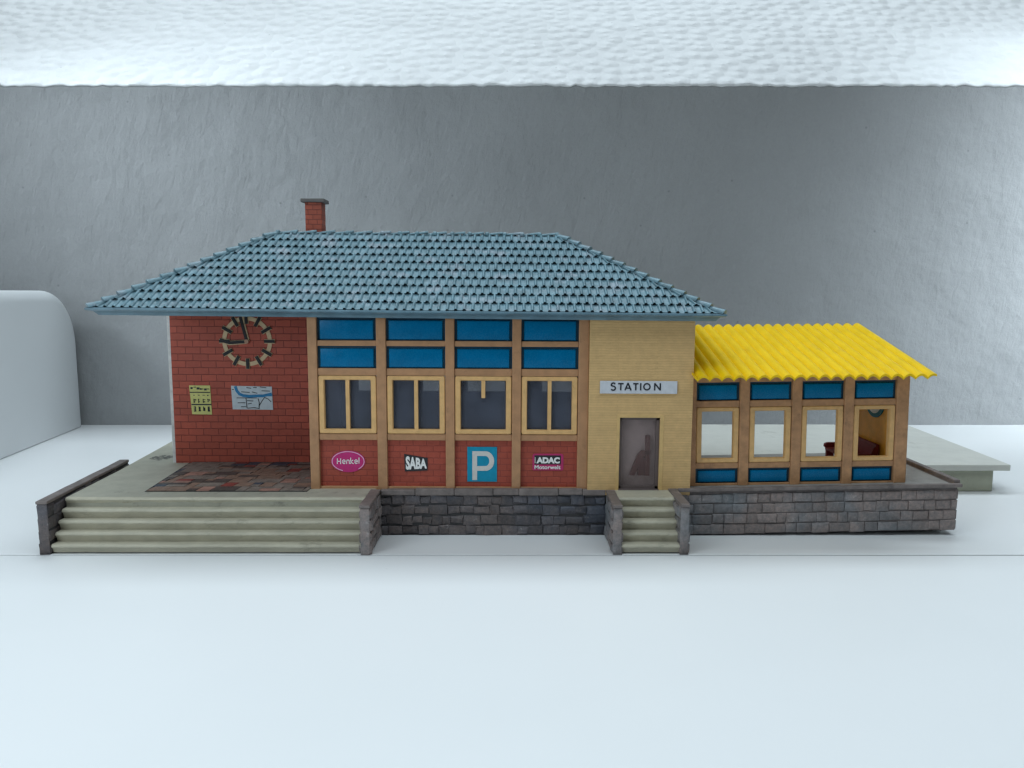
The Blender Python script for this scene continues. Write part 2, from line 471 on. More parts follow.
# white rounded panel standing at the left against the wall
def white_panel():
    L = 190; t = 62; h = 76.5
    prof = [(0, 0.0), (L, 0.0), (L, h - 30)] + [(L - 30 + 30 * math.cos(math.radians(a)), h - 30 + 30 * math.sin(math.radians(a))) for a in range(6, 91, 6)] + [(0, h)]
    mb = MB()
    k = len(prof)
    # side face with a generous rolled edge, built as nested insets of the profile
    rings = []
    R = 6.0
    cx, cz = L * 0.4, h * 0.4
    for s in range(9):
        a = math.radians(90 * s / 8)
        ins = R * (1 - math.sin(a)); off = R * (1 - math.cos(a))
        ring = []
        for i, (y, z) in enumerate(prof):
            # inset only along the top, the rounded corner and the far end
            if z >= h - 30.001 and i >= 2:
                if i == k - 1:
                    ny, nz = 0, 1
                else:
                    ny, nz = (y - (L - 30)) / 30, (z - (h - 30)) / 30
                y2, z2 = y - ny * ins, z - nz * ins
            elif i == 1:
                y2, z2 = y - ins, z
            else:
                y2, z2 = y, z
            ring.append((0, 0, 0) if False else (-off if s else 0, y2, z2))
        rings.append(ring)
    # first ring (s=0) is the face plane, deeper rings move back
    idx = [mb.pts([(-(R * (1 - math.cos(math.radians(90 * s / 8)))), p[1], p[2]) for p in r]) for s, r in enumerate(rings)]
    n0 = idx[0]
    mb.face([n0 + i for i in range(k)])
    for s in range(8):
        for i in range(k):
            j = (i + 1) % k
            mb.face([idx[s] + i, idx[s] + j, idx[s + 1] + j, idx[s + 1] + i])
    last = mb.pts([(-t, p[1], p[2]) for p in rings[-1]])
    for i in range(k):
        j = (i + 1) % k
        mb.face([idx[-1] + i, idx[-1] + j, last + j, last + i])
    mb.face([last + i for i in reversed(range(k))])
    o = mb.build('rounded_panel', M['white_plastic'], None, origin=(0, 0, 0))
    smooth_angle(o, 40)
    o.location = Vector((-221.0, 247.3, 0.35)) * S
    o.rotation_euler = (0, 0, math.radians(7.3))
    o['label'] = 'smooth white rounded-corner plastic panel standing at the left edge against the wall'
    o['category'] = 'panel'
white_panel()

# ------------------------------------------------------------------ stone terrace (base of the model)
ROLL = math.tan(math.radians(1.05))
def lift(p):
    """the right half of the base is warped upwards a little, as on the real kit"""
    if p.x > 56:
        return Vector((p.x, p.y, p.z + (p.x - 56) * ROLL))
    return p
T = thing('stone_terrace', (0, 260, 0), 'grey stone model terrace with two flights of steps carrying the station', 'terrace')

mb = MB()
mb.prism([(-134.6, 226.3), (-42.5, 226.3), (-42.5, 236.6), (55.9, 236.6), (55.9, 284.8), (30, 284.8), (30, 334), (-143, 334), (-136.5, 262)], 'z', 0.0, TOP)
mb.build('deck', M['deck'], T, bevel=0.5, seg=2)
mb = MB(); mb.box(56.0, 138.4, 236.0, 284.8, TOP - 2.0, TOP + 0.02)
mb.build('deck', M['floor_grey'], T, warp=lift)

# flagstone paving under the porch
def paving():
    mb = MB()
    x0, x1, y0, y1 = -113.3, -63.4, 232.8, 273.0
    def xl(y):      # left edge leans inwards towards the wall
        return -113.3 - (y - y0) / (y1 - y0) * 3.0
    mb.prism([(xl(y0) - .3, y0 - .3), (x1, y0 - .3), (x1, y1), (xl(y1) - .3, y1)], 'z', TOP, TOP + 0.12, 0)
    pal = [1] * 13 + [2] * 8 + [3] * 2 + [4] * 2 + [5] * 2 + [6] * 5
    rp = random.Random(21)
    rows = 8
    for r in range(rows):
        ya = y0 + (y1 - y0) * r / rows; yb = y0 + (y1 - y0) * (r + 1) / rows
        x = xl(ya) - rp.uniform(0, 3)
        while x < x1:
            l = rp.choice((3.0, 4.2, 5.2, 6.4, 8.0))
            a, b = max(x, xl(ya)), min(x + l, x1)
            if x1 - b < 1.5:
                b = x1
            split = rp.random() < 0.4
            if b - a > 0.7:
                segs = [(ya, yb)] if not split else [(ya, (ya + yb) / 2), ((ya + yb) / 2, yb)]
                for (p, q) in segs:
                    g = 0.11; sk = (q - p) * 0.10
                    mb.prism([(a + g, p + g), (b - g, p + g), (b - g + sk, q - g), (a + g + sk, q - g)], 'z', TOP + 0.12, TOP + 0.30 + rp.uniform(0, 0.10), rp.choice(pal))
            x += l
            if b == x1:
                break
    return mb.build('flagstone_paving', [M['pav_joint'], M['pav_grey'], M['pav_brown'], M['pav_red'], M['pav_blue'], M['pav_pink'], M['pav_dark']], T)
paving()

# retaining wall between the flights
mb = MB(); mb.box(-41.0, 29.3, 235.4, 236.4, 0.0, TOP, 3)
stones(mb, (-41, 235.4, 0.1), (1, 0, 0), (0, 0, 1), (0, -1, 0), 70.3, 12.8, 4, 4.4, 0.38, jit=0.18, irregular=0.6)
wl = mb.build('retaining_wall', STONE_D + [M['joint']], T, bevel=0.0)
smooth_angle(wl, 50)
wl['label'] = 'dark irregular rubble stone section between the flights'
mb = MB()
x = -41.0
while x < 29.3:
    l = min(rnd.uniform(7, 14), 29.3 - x)
    if 29.3 - x - l < 3:
        l = 29.3 - x
    mb.box(x, x + l - 0.06, 234.5 + rnd.uniform(-.15, .15), 237.0, TOP - 1.7 + rnd.uniform(-.15, .15), TOP + 0.15 + rnd.uniform(-.12, .18))
    x += l
c = mb.build('coping', M['capstone'], wl, bevel=0.3, seg=2)

# right retaining wall with returned end
mb = MB()
mb.box(51.6, 139.1, 235.0, 236.2, 0.35, TOP + 0.1, 3)
stones(mb, (51.6, 235.0, 0.3), (1, 0, 0), (0, 0, 1), (0, -1, 0), 87.6, 13.1, 4, 5.0, 0.42, jit=0.12, irregular=0.15)
mb.box(138.0, 139.2, 236.2, 283.5, 0.35, TOP + 0.1, 3)
stones(mb, (139.2, 235.0, 0.3), (0, 1, 0), (0, 0, 1), (1, 0, 0), 48, 13.1, 4, 5.0, 0.5, jit=0.12, irregular=0.15)
mb.box(51.6, 138.0, 282.3, 283.5, 0.35, TOP - 2.0, 3)
wr = mb.build('retaining_wall', STONE_L + [M['joint_l']], T, warp=lift)
smooth_angle(wr, 50)
wr['label'] = 'lighter grey coursed stone section under the pavilion, its right end lifted'
mb = MB()
mb.box(51.6, 140.2, 233.9, 235.6, TOP - 0.6, TOP + 0.55)
mb.build('coping', M['capstone'], wr, bevel=0.28, seg=2, warp=lift)
mb = MB()
mb.box(138.4, 140.4, 235.7, 284, TOP - 0.6, TOP + 1.45)
mb.build('coping', M['capstone'], wr, bevel=0.25, seg=2, warp=lift)

def flight(x0, x1, mat, name):
    """five rounded steps from the sill to the deck"""
    first = None
    root = bpy.data.objects.new(name, None); COL.objects.link(root); root.parent = T
    root['_base'] = tuple(T['_base']); root.empty_display_size = 0.03
    rise = TOP / 5; tread = 2.1
    for i in range(5):
        yf = 217.2 + tread * i
        zt = rise * (i + 1); r = 0.7
        pr = [(yf + 1.05, rise * i)] + [(yf + 0.65, zt - r * 2.0), (yf, zt - r * 1.1)] + [(yf + r - r * math.cos(math.radians(a)), zt - r + r * math.sin(math.radians(a))) for a in (20, 45, 70, 90)]
        if i == 0:
            pr[0] = (yf + 0.9, 0.42)
        back = yf + tread + 1.2 if i < 4 else (226.6 if x1 < 0 else 234.6)
        pr += [(back, zt - 0.0), (back, rise * i if i else 0.42)]
        if i == 4:
            pr = [(p[0], p[1] + 0.02) for p in pr]
        mb = MB()
        n = 26; ids = []
        k = len(pr)
        for s in range(n + 1):
            x = x0 + (x1 - x0) * s / n
            jz = rnd.uniform(-.07, .07); jy = rnd.uniform(-.09, .09)
            ids.append(mb.pts([(x, p[0] + (jy if q < 5 else 0), p[1] + (jz if 1 <= q <= 6 else 0)) for q, p in enumerate(pr)]))
        for s in range(n):
            for q in range(k):
                q2 = (q + 1) % k
                mb.face([ids[s] + q, ids[s] + q2, ids[s + 1] + q2, ids[s + 1] + q])
        mb.face([ids[0] + q for q in range(k)]); mb.face([ids[n] + q for q in reversed(range(k))])
        o = mb.build('step', mat, root)
        smooth_angle(o, 50)
    return root
wide = flight(-134.2, -44.0, M['step'], 'wide_steps')
small = flight(31.9, 48.9, M['step'], 'narrow_steps')

def side_wall(name, parent, p, q, th, z1, stone_mats, joint, out_l=True, out_r=True, cap=0.35):
    """low stone wall from p to q (XY, left edge), thickness th"""
    p = Vector((*p, 0)); q = Vector((*q, 0)); d = (q - p); L = d.length; u = d / L; r = Vector((u.y, -u.x, 0))
    mb = MB()
    a, b, c, e = p, p + r * th, q + r * th, q
    mb.prism([(v.x, v.y) for v in (a, b, c, e)], 'z', 0.0, z1 - 0.9, 3)
    if out_l:
        stones(mb, a, u, (0, 0, 1), -r, L, z1 - 1.2, 4, 4.8, 0.45, jit=0.15, irregular=0.6)
    if out_r:
        stones(mb, b, u, (0, 0, 1), r, L, z1 - 1.2, 4, 4.8, 0.45, jit=0.15, irregular=0.6)
    mb.frustum((a + b) / 2 + Vector((0, 0, (z1 - 1) / 2)), r, (0, 0, 1), -u, th / 2 + 0.1, (z1 - 1) / 2, 0.25, 0.1, 1, 0.05)
    w = mb.build(name, stone_mats + [joint], parent)
    smooth_angle(w, 50)
    mb = MB()
    aa, bb = p - u * 0.5 - r * cap, p - u * 0.5 + r * (th + cap)
    cc, ee = q + r * (th + cap) + u * 0.2, q - r * cap + u * 0.2
    n = 10
    for i in range(n):
        t0, t1 = i / n, (i + 1) / n
        if i < n - 1:
            t1 += 0.0
        P = [aa.lerp(ee, t0), bb.lerp(cc, t0), bb.lerp(cc, t1), aa.lerp(ee, t1)]
        if i == 0:
            ring0 = mb.pts([(P[0].x, P[0].y, z1 - 0.9), (P[1].x, P[1].y, z1 - 0.9), (P[1].x, P[1].y, z1), (P[0].x, P[0].y, z1)])
            mb.face([ring0, ring0 + 1, ring0 + 2, ring0 + 3])
        j = rnd.uniform(-.08, .08); h = rnd.uniform(-.07, .07)
        ring1 = mb.pts([(P[3].x + j, P[3].y, z1 - 0.9), (P[2].x + j, P[2].y, z1 - 0.9), (P[2].x + j, P[2].y, z1 + h), (P[3].x + j, P[3].y, z1 + h)])
        for k in range(4):
            k2 = (k + 1) % 4
            mb.face([ring0 + k, ring0 + k2, ring1 + k2, ring1 + k])
        ring0 = ring1
    mb.face([ring0 + 3, ring0 + 2, ring0 + 1, ring0])
    co = mb.build('coping', M['capstone'], w, bevel=0.22, seg=2)
    return w
lw = side_wall('retaining_wall', T, (-137.3, 217.0), (-141.2, 272.5), 2.6, TOP + 1.3, STONE_D, M['joint'])
lw['label'] = 'low dark stone wall along the left edge of the wide steps'
side_wall('stair_wall', T, (-43.9, 217.0), (-43.9, 235.0), 2.5, TOP + 0.1, STONE_L, M['joint_l'])
side_wall('stair_wall', T, (29.5, 217.2), (29.5, 235.0), 2.3, TOP + 0.1, STONE_L, M['joint_l'], cap=0.25)
side_wall('stair_wall', T, (49.0, 217.2), (49.0, 235.0), 2.3, TOP + 0.45, STONE_L, M['joint_l'], cap=0.25)

# ------------------------------------------------------------------ rear platform
PF = thing('rear_platform', (120, 330, 0), 'pale flat platform slab on a low foot jutting out behind the pavilion at right', 'platform')
mb = MB()
mb.prism([(36, 286.2), (189.6, 286.8), (195.5, 377.0), (36, 377.0)], 'z', 8.5, 10.9)
mb.build('slab', M['platform'], PF, bevel=0.35, seg=2)
mb = MB()
mb.prism([(42, 288.2), (184.4, 288.6), (189.4, 374), (42, 374)], 'z', 0.0, 8.5)
mb.build('foot', M['platform_foot'], PF, bevel=0.5, seg=2)
mb = MB()
mb.prism([(159.6, 376.4), (160.0, 376.4), (167.4, 330), (166.9, 330)], 'z', 10.88, 10.93)
mb.build('groove', M['groove'], PF)

# ------------------------------------------------------------------ station building
B = thing('station_building', (-53.0, 272.0, TOP), 'model railway station with blue tiled hip roof, brick porch wall and yellow door bay', 'station building')
WR = 55.5        # right end of the ochre wall
F = 236.0
PX = [(-63.1, -60.2), (-42.0, -39.0), (-20.75, -17.95), (-0.15, 2.65), (20.3, 23.5)]

# brick wall of the porch, its white end strip
mb = MB(); mb.box(-121.6, -63.2, 273.3, 275.2, TOP - 1.5, 71.5)
brickwall = mb.build('brick_wall', M['brick'], B, bevel=0.15)
mb = MB(); mb.box(-122.9, -121.65, 273.9, 309.0, TOP - 1.5, 71.5)
mb.build('side_wall', M['white_edge'], B, bevel=0.15)
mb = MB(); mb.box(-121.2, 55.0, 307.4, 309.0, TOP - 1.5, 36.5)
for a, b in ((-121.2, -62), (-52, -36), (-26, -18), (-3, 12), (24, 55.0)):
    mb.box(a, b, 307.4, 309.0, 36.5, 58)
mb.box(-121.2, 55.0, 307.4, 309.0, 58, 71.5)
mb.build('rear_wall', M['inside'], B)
mb = MB(); mb.box(-63.0, -61.6, 238.2, 273.2, TOP - 1.5, 71.5)
mb.build('porch_side_wall', M['brick'], B)
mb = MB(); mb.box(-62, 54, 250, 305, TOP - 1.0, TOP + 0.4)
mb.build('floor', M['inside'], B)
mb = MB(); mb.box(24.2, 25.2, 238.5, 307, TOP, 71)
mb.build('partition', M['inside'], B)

# posts
for i, (a, b) in enumerate(PX):
    mb = MB(); mb.box(a, b, F, F + 2.4, TOP - 1.2, 71.2)
    mb.build('post', M['tan'], B, bevel=0.22)

def rounded_panel(mb, x0, x1, z0, z1, yb, mi=0, gapmi=1):
    """raised pillow-edged plate in a darker recess"""
    mb.box(x0, x1, yb, yb + 0.9, z0, z1, gapmi)
    ins = 0.75
    rings = []
    for off, dy in ((0, 0.0), (0.0, -0.35), (0.25, -0.75), (0.7, -0.85)):
        rings.append(mb.pts([(x0 + ins + off, yb + dy, z0 + ins * .4 + off), (x1 - ins - off, yb + dy, z0 + ins * .4 + off),
                             (x1 - ins - off, yb + dy, z1 - ins - off), (x0 + ins + off, yb + dy, z1 - ins - off)]))
    for r0, r1 in zip(rings, rings[1:]):
        for k in range(4):
            k2 = (k + 1) % 4
            mb.face([r0 + k, r0 + k2, r1 + k2, r1 + k], mi)
    mb.face([rings[-1] + k for k in range(4)], mi)

def window(parent, x0, x1, z0, z1, y, w, wb, th, mat, pane_mat, mullion=None):
    """yellow frame with a pane behind; mullion = 'full', 'stub' or None"""
    mb = MB()
    o = [(x0, z0), (x1, z0), (x1, z1), (x0, z1)]
    r = 0.55
    def rr(x0, x1, z0, z1, r, n=4):
        P = []
        for cx, cz, a in ((x1 - r, z1 - r, 0), (x0 + r, z1 - r, 90), (x0 + r, z0 + r, 180), (x1 - r, z0 + r, 270)):
            P += [(cx + r * math.cos(math.radians(a + 90 * i / n)), cz + r * math.sin(math.radians(a + 90 * i / n))) for i in range(n + 1)]
        return P
    loops = [(rr(x0, x1, z0, z1, r), y + th), (rr(x0, x1, z0, z1, r), y + 0.25), (rr(x0 + .22, x1 - .22, z0 + .22, z1 - .22, r * .8), y),
             (rr(x0 + w - .2, x1 - w + .2, z0 + wb - .2, z1 - wb + .2, .3), y), (rr(x0 + w, x1 - w, z0 + wb, z1 - wb, .2), y + .25), (rr(x0 + w, x1 - w, z0 + wb, z1 - wb, .2), y + th)]
    ids = [mb.pts([(p[0], yy, p[1]) for p in L]) for L, yy in loops]
    k = len(loops[0][0])
    for a, b in zip(ids, ids[1:] + ids[:1]):
        for i in range(k):
            j = (i + 1) % k
            mb.face([a + i, a + j, b + j, b + i])
    xm = (x0 + x1) / 2
    if mullion == 'full':
        mb.box(xm - .58, xm + .58, y + .12, y + th - .1, z0 + wb - .1, z1 - wb + .1)
    if mullion == 'stub':
        mb.box(xm - .58, xm + .58, y + .12, y + th - .1, z1 - wb - 5.4, z1 - wb + .1)
    f = mb.build('window_frame', mat, parent)
    smooth_angle(f, 40)
    if pane_mat:
        mb = MB(); mb.box(x0 + w * .4, x1 - w * .4, y + th, y + th + .25, z0 + wb * .4, z1 - wb * .4)
        mb.build('pane', pane_mat, f)
    return f

bays = [(PX[i][1], PX[i + 1][0]) for i in range(4)]
for i, (a, b) in enumerate(bays):
    for z0, z1 in ((61.3, 68.4), (52.7, 59.6)):
        mb = MB(); rounded_panel(mb, a + .02, b - .02, z0, z1, F + 1.4)
        p = mb.build('blue_panel', [M['blue'], M['blue_gap']], B)
        smooth_angle(p, 30)
    for z0, z1, yy in ((68.4, 71.0, F + .5), (59.6, 61.3, F + .45), (50.5, 52.7, F + .5), (30.2, 32.2, F + .5), (TOP - 1, 15.4, F + .5)):
        mb = MB(); mb.box(a, b, yy, F + 2.3, z0, z1)
        mb.build('rail', M['tan'], B, bevel=0.15)
    window(B, a + .15, b - .15, 32.3, 50.4, F + .25, 1.75, 1.35, 1.5, M['cream'], M['pane'], 'stub' if i == 2 else 'full')
    mb = MB(); mb.box(a, b, F + 1.4, F + 2.4, 15.4, 30.2)
    mb.build('brick_panel', M['brick_small'], B)

# ochre door bay
mb = MB()
dx0, dx1, dz = 33.2, 45.6, 38.0
yw = 234.7
mb.box(23.5, dx0, yw, yw + 2.6, TOP - 1.2, 71.3); mb.box(dx1, WR, yw, yw + 2.6, TOP - 1.2, 71.3)
mb.box(dx0, dx1, yw, yw + 2.6, dz, 71.3)
mb.box(WR - 1.8, WR, yw + 2.6, 309.0, TOP - 1.2, 71.3)
ow = mb.build('ochre_wall', M['yellow_wall'], B)
mb = MB()
for q in ((dx0 - .95, dx0, TOP, dz + .95), (dx1, dx1 + 1.25, TOP, dz + .95), (dx0, dx1, dz, dz + .95)):
    mb.box(q[0], q[1], yw - .12, yw + 1.0, q[2], q[3])
mb.build('door_surround', M['ochre'], ow, bevel=0.1)
mb = MB()
yd = yw + .7
for q in ((dx0, dx0 + .75, TOP + .2, dz), (dx1 - 1.0, dx1, TOP + .2, dz), (dx0, dx1, dz - .75, dz), (dx0, dx1, TOP + .2, TOP + 1.6)):
    mb.box(q[0], q[1], yd, yd + 1.1, q[2], q[3])
door = mb.build('door', M['doorframe'], B)
mb = MB(); mb.box(dx0 + .4, dx1 - .4, yd + .5, yd + .8, TOP + .6, dz - .3)
mb.build('pane', M['doorpane'], door)
mb = MB(); mb.box(dx0 - .1, dx1 + .2, yw - .4, yw + 2.4, TOP - .6, TOP + .75)
mb.build('threshold', M['doorframe'], door, bevel=.12)
# dark red piece seen through the smoky door: upright, slanted brace and block
mb = MB()
yb = yd + .85
mb.box(41.6, 43.0, yb, yb + 1.2, 19.4, 32.0)
mb.prism([(36.7, 19.5), (38.3, 19.4), (41.4, 25.9), (43.2, 26.3), (43.2, 27.4), (40.4, 27.3), (39.2, 26.1)], 'y', yb, yb + 1.0)
mb.box(39.4, 41.7, yb + .3, yb + 1.2, 19.4, 25.2)
mb.build('inner_brace', M['brace'], door)
mb = MB(); mb.box(dx0 + .2, dx1 - .2, yb + 1.3, yb + 1.8, TOP + .3, dz - .1)
mb.build('added_backing', M['added_backing'], door)  # added pale plate, brightens what shows through the door film

# station sign
mb = MB(); mb.box(26.8, 50.5, yw - .55, yw - .02, 45.55, 49.45)
sg = mb.build('station_sign', M['signgrey'], B, bevel=.08)
def station_letters():
    mb = MB(); y = yw - .66; w = .42
    z0, z1 = 46.6, 48.85; zm = (z0 + z1) / 2; h = z1 - z0
    # S
    mb.stroke(arc(30.85, z1 - .62, .60, 25, 200, 8, .60) + arc(30.83, z0 + .62, .66, 110, -150, 12, .62)[2:], w, y)
    mb.stroke([(32.3, z1 - w / 2), (34.0, z1 - w / 2)], w, y); mb.stroke([(33.15, z1 - w), (33.15, z0)], w, y)
    mb.stroke([(34.45, z0), (35.35, z1)], w, y); mb.stroke([(35.35, z1), (36.3, z0)], w, y - .01); mb.stroke([(34.85, z0 + .66), (35.9, z0 + .66)], w * .85, y - .02)
    mb.stroke([(36.95, z1 - w / 2), (38.55, z1 - w / 2)], w, y); mb.stroke([(37.75, z1 - w), (37.75, z0)], w, y)
    mb.stroke([(39.25, z0), (39.25, z1)], w, y)
    mb.stroke(arc(41.15, zm, .95, 0, 345, 23), w, y, closed=True)
    mb.stroke([(43.55, z0), (43.55, z1)], w, y); mb.stroke([(45.25, z0), (45.25, z1)], w, y); mb.stroke([(43.55, z1 - .1), (45.25, z0 + .1)], w, y - .01)
    mb.build('lettering', M['ink'], sg)
station_letters()

# advertising signs on the brick panels (plane just proud of the panel)
yp = F + 1.4
mb = MB(); mb.prism(arc(-51.5, 23.25, 5.35, 0, 352.5, 47, 3.45), 'y', yp - .22, yp - .01)
s1 = mb.build('advertising_sign', M['magenta'], B); s1['label'] = 'magenta oval advertising sign with thin pale border'
mb = MB(); mb.stroke(arc(-51.5, 23.25, 5.02, -50, 250, 44, 3.12), .22, yp - .27, .06, 1)
def hw(mb, x, s):        # hand-drawn looking strokes
    mb.stroke([(x + a, 22.35 + b) for a, b in s], .25, yp - .30, .1)
hw(mb, -54.9, [(0, 0.1), (0.05, 1.85)]); hw(mb, -54.9, [(1.05, 0.05), (1.1, 1.85)]); hw(mb, -54.9, [(0.05, .95), (1.08, .95)])
hw(mb, -53.35, [(.05, .72), (.95, .78), (.9, 1.2), (.5, 1.42), (.1, 1.1), (.1, .5), (.45, .15), (.95, .3)])
hw(mb, -52.0, [(.05, .1), (.05, 1.4)]); hw(mb, -52.0, [(.05, 1.1), (.5, 1.42), (.85, 1.2), (.88, .1)])
hw(mb, -50.75, [(.05, .1), (.08, 2.1)]); hw(mb, -50.75, [(.85, 1.4), (.1, .75), (.95, .12)])
hw(mb, -49.5, [(.05, .78), (.9, .82), (.85, 1.25), (.5, 1.48), (.1, 1.15), (.1, .55), (.45, .22), (.92, .35)])
hw(mb, -48.2, [(.1, .25), (.15, 2.15)])
mb.build('lettering', [M['lettering'], M['pinkline']], s1)

mb = MB(); mb.prism([(-33.9, 25.7), (-26.5, 24.45), (-26.6, 20.45), (-33.7, 20.1)], 'y', yp - .22, yp - .01)
s2 = mb.build('advertising_sign', M['signblack'], B); s2['label'] = 'small black tapered advertising sign with white block letters'
mb = MB()
text_into(mb, 'SABA', 0, 0, 0, 0, yp - .32, bold=0.045, warp=lambda u, w: (-33.4 + 6.6 * u, (20.65 + .45 * u) + w * (4.5 - 1.5 * u)))
mb.build('lettering', M['lettering'], s2)

mb = MB(); mb.box(-14.1, -4.75, yp - .24, yp - .01, 16.95, 28.1)
s3 = mb.build('parking_sign', M['parking'], B, bevel=.08); s3['label'] = 'blue square parking sign'
mb = MB()
pts = [(-11.75, 17.5), (-11.75, 25.98), (-8.4, 25.98)] + arc(-8.4, 23.6, 2.0, 80, -80, 10, 2.38) + [(-11.0, 21.22)]
mb.stroke(pts, 1.5, yp - .33)
mb.build('lettering', M['pletter'], s3)

mb = MB(); mb.prism([(6.6, 20.7), (15.8, 20.7), (16.1, 21.2), (16.1, 25.5), (15.7, 26.0), (6.8, 26.0), (6.4, 25.4), (6.4, 21.1)], 'y', yp - .20, yp - .01)
s4 = mb.build('advertising_sign', M['pinkglow'], B); s4['label'] = 'red pink advertising sign with a black bar'
mb = MB(); mb.box(7.0, 15.3, yp - .27, yp - .2, 22.62, 25.5, 1)
text_into(mb, 'ADAC', 7.6, 14.95, 22.95, 24.95, yp - .36, bold=0.06)
text_into(mb, 'Motorwelt', 7.05, 15.2, 21.1, 22.35, yp - .32, bold=0.02)
mb.stroke([(7.2, 23.0), (7.2, 24.9)], .16, yp - .36)
mb.build('lettering', [M['lettering'], M['signblack']], s4)

# posters on the porch wall
PSX = 0.55
by = 273.3
mb = MB(); mb.prism([(-116.1, 42.4), (-108.6, 42.4), (-108.3, 31.9), (-115.4, 32.0)], 'y', by - .2, by + .05)
mb.box(-115.95, -108.65, by - .26, by - .2, 39.75, 40.1, 1)
mb.box(-115.5, -108.4, by - .26, by - .2, 35.3, 35.75, 1)
rq = random.Random(5)
xx = -115.6
while xx < -109.2:
    l = rq.uniform(.3, 1.1)
    zt = rq.uniform(41.2, 42.0)
    mb.box(xx, xx + l, by - .26, by - .2, zt - rq.uniform(.3, .8), zt, 1)
    xx += l + rq.uniform(.1, .3)
for col in range(4):
    xx = -114.7 + col * 1.65
    for zt in (39.0, 37.4, 36.7, 34.8, 34.1, 33.4):
        l = rq.uniform(.35, 1.0)
        mb.box(xx, xx + l, by - .26, by - .2, zt - rq.uniform(.2, .45), zt, 1)
    mb.box(xx, xx + .28, by - .26, by - .2, 36.1 if col < 3 else 37, 37.6, 1)
    mb.box(xx + rq.uniform(0, .5), xx + .75, by - .26, by - .2, 33.2, 35.0 - rq.uniform(0, .6), 1)
p1 = mb.build('poster', [M['poster_y'], M['ink']], brickwall, warp=lambda p: p + Vector((PSX, 0, 0.2))); p1['label'] = 'small yellow timetable poster'
mb = MB(); mb.prism([(-101.1, 42.35), (-86.55, 42.1), (-86.35, 33.75), (-100.8, 33.85)], 'y', by - .2, by + .05)
yk = by - .27
mb.stroke([(-99.6, 42.2), (-99.1, 40.6), (-98.2, 39.4), (-96.9, 38.85), (-94.6, 38.6), (-92.2, 38.75), (-89.8, 38.75), (-88, 39.2), (-86.6, 39.5)], 1.0, yk, .06, 1)
mb.stroke([(-91.5, 39.0), (-86.6, 38.9)], .6, yk - .01, .06, 1)
for s in ([(-95.9, 38.0), (-95.6, 34.2)], [(-99.2, 38.0), (-92.0, 38.0)], [(-98.9, 36.2), (-96.1, 36.25)], [(-97.8, 34.8), (-95.9, 34.8)],
          [(-95.5, 37.0), (-93.3, 36.9)], [(-95.3, 35.8), (-93.9, 36.1)], [(-95.4, 34.3), (-93, 34.5), (-91.3, 34.2), (-91.2, 36.5), (-91.6, 37.9)],
          [(-91.4, 35.0), (-90, 37.2), (-89.2, 38.2), (-87.9, 37.6), (-86.9, 36.6)], [(-97.5, 40.2), (-94.5, 40.0)], [(-93.7, 40.2), (-91.8, 39.7)],
          [(-90.2, 40.6), (-87.2, 40.5)], [(-95.6, 41.7), (-93.9, 41.5)], [(-93.2, 41.8), (-91.9, 41.7)], [(-90.8, 42.0), (-88.5, 41.7)], [(-100.8, 41.0), (-100.1, 41.0)]):
    mb.stroke(s, .26, yk - .03, .06, 2)
p2 = mb.build('poster', [M['poster_w'], M['river'], M['ink']], brickwall, warp=lambda p: p + Vector((PSX, 0, 0.2))); p2['label'] = 'wide white map poster with a blue river'

# clock
ck = bpy.data.objects.new('clock', None); COL.objects.link(ck); ck.parent = B; ck['_base'] = tuple(B['_base']); ck.empty_display_size = .03
ck['label'] = 'large wall clock of black bar marks on a cream ring'
CX, CZ = -94.2, 58.5
for m in (ck,):
    mb = MB()
    A = arc(CX, CZ, 8.1, 0, 355, 71)
    ps = [(x, z) for x, z in A]
    mb.stroke(ps, 1.45, by - .32, .34, closed=True)
    mb.build('ring', M['ring'], ck)
    for h in range(12):
        a = math.radians(30 * h)
        mb = MB()
        mb.stroke([(CX + 6.1 * math.sin(a), CZ + 6.1 * math.cos(a)), (CX + 9.9 * math.sin(a), CZ + 9.9 * math.cos(a))], 1.5, by - .40, .4, 1)
        mb.stroke([(CX + 6.15 * math.sin(a), CZ + 6.15 * math.cos(a)), (CX + 9.8 * math.sin(a), CZ + 9.8 * math.cos(a))], 1.05, by - .75, .36)
        mb.build('hour_mark', [M['black'], M['ring']], ck)
    mb = MB()
    mb.stroke([(CX, CZ), (CX - 2.0, CZ + 8.6)], 1.0, by - .85, .5)
    mb.stroke([(CX + .2, CZ), (CX - 1.8, CZ + 8.7)], 1.5, by - .5, .45, 1)
    mb.build('minute_hand', [M['black'], M['ring']], ck)
    mb = MB()
    mb.stroke([(CX, CZ - .1), (CX - 6.2, CZ - .55), (CX - 9.5, CZ + .5)], 1.05, by - .95, .5)
    mb.stroke([(CX, CZ - .1), (CX - 6.2, CZ - .65), (CX - 9.6, CZ + .45)], 1.5, by - .5, .45, 1)
    mb.build('hour_hand', [M['black'], M['ring']], ck)
    mb = MB(); mb.prism(arc(CX, CZ, .75, 0, 330, 11), 'y', by - 1.15, by - .3)
    mb.build('hub', M['hub'], ck)

# ---------------- roof
ROOF = dict(x0=-126.2, x1=62.6, y0=231.0, y1=313.0, z0=70.4, rx0=-81.8, rx1=15.2, ry=272.0, rz=95.9)
def roofwarp(p):
    """the roof sits a touch lower at its right end"""
    return Vector((p.x, p.y, p.z - (p.x + 53) * 0.0050))

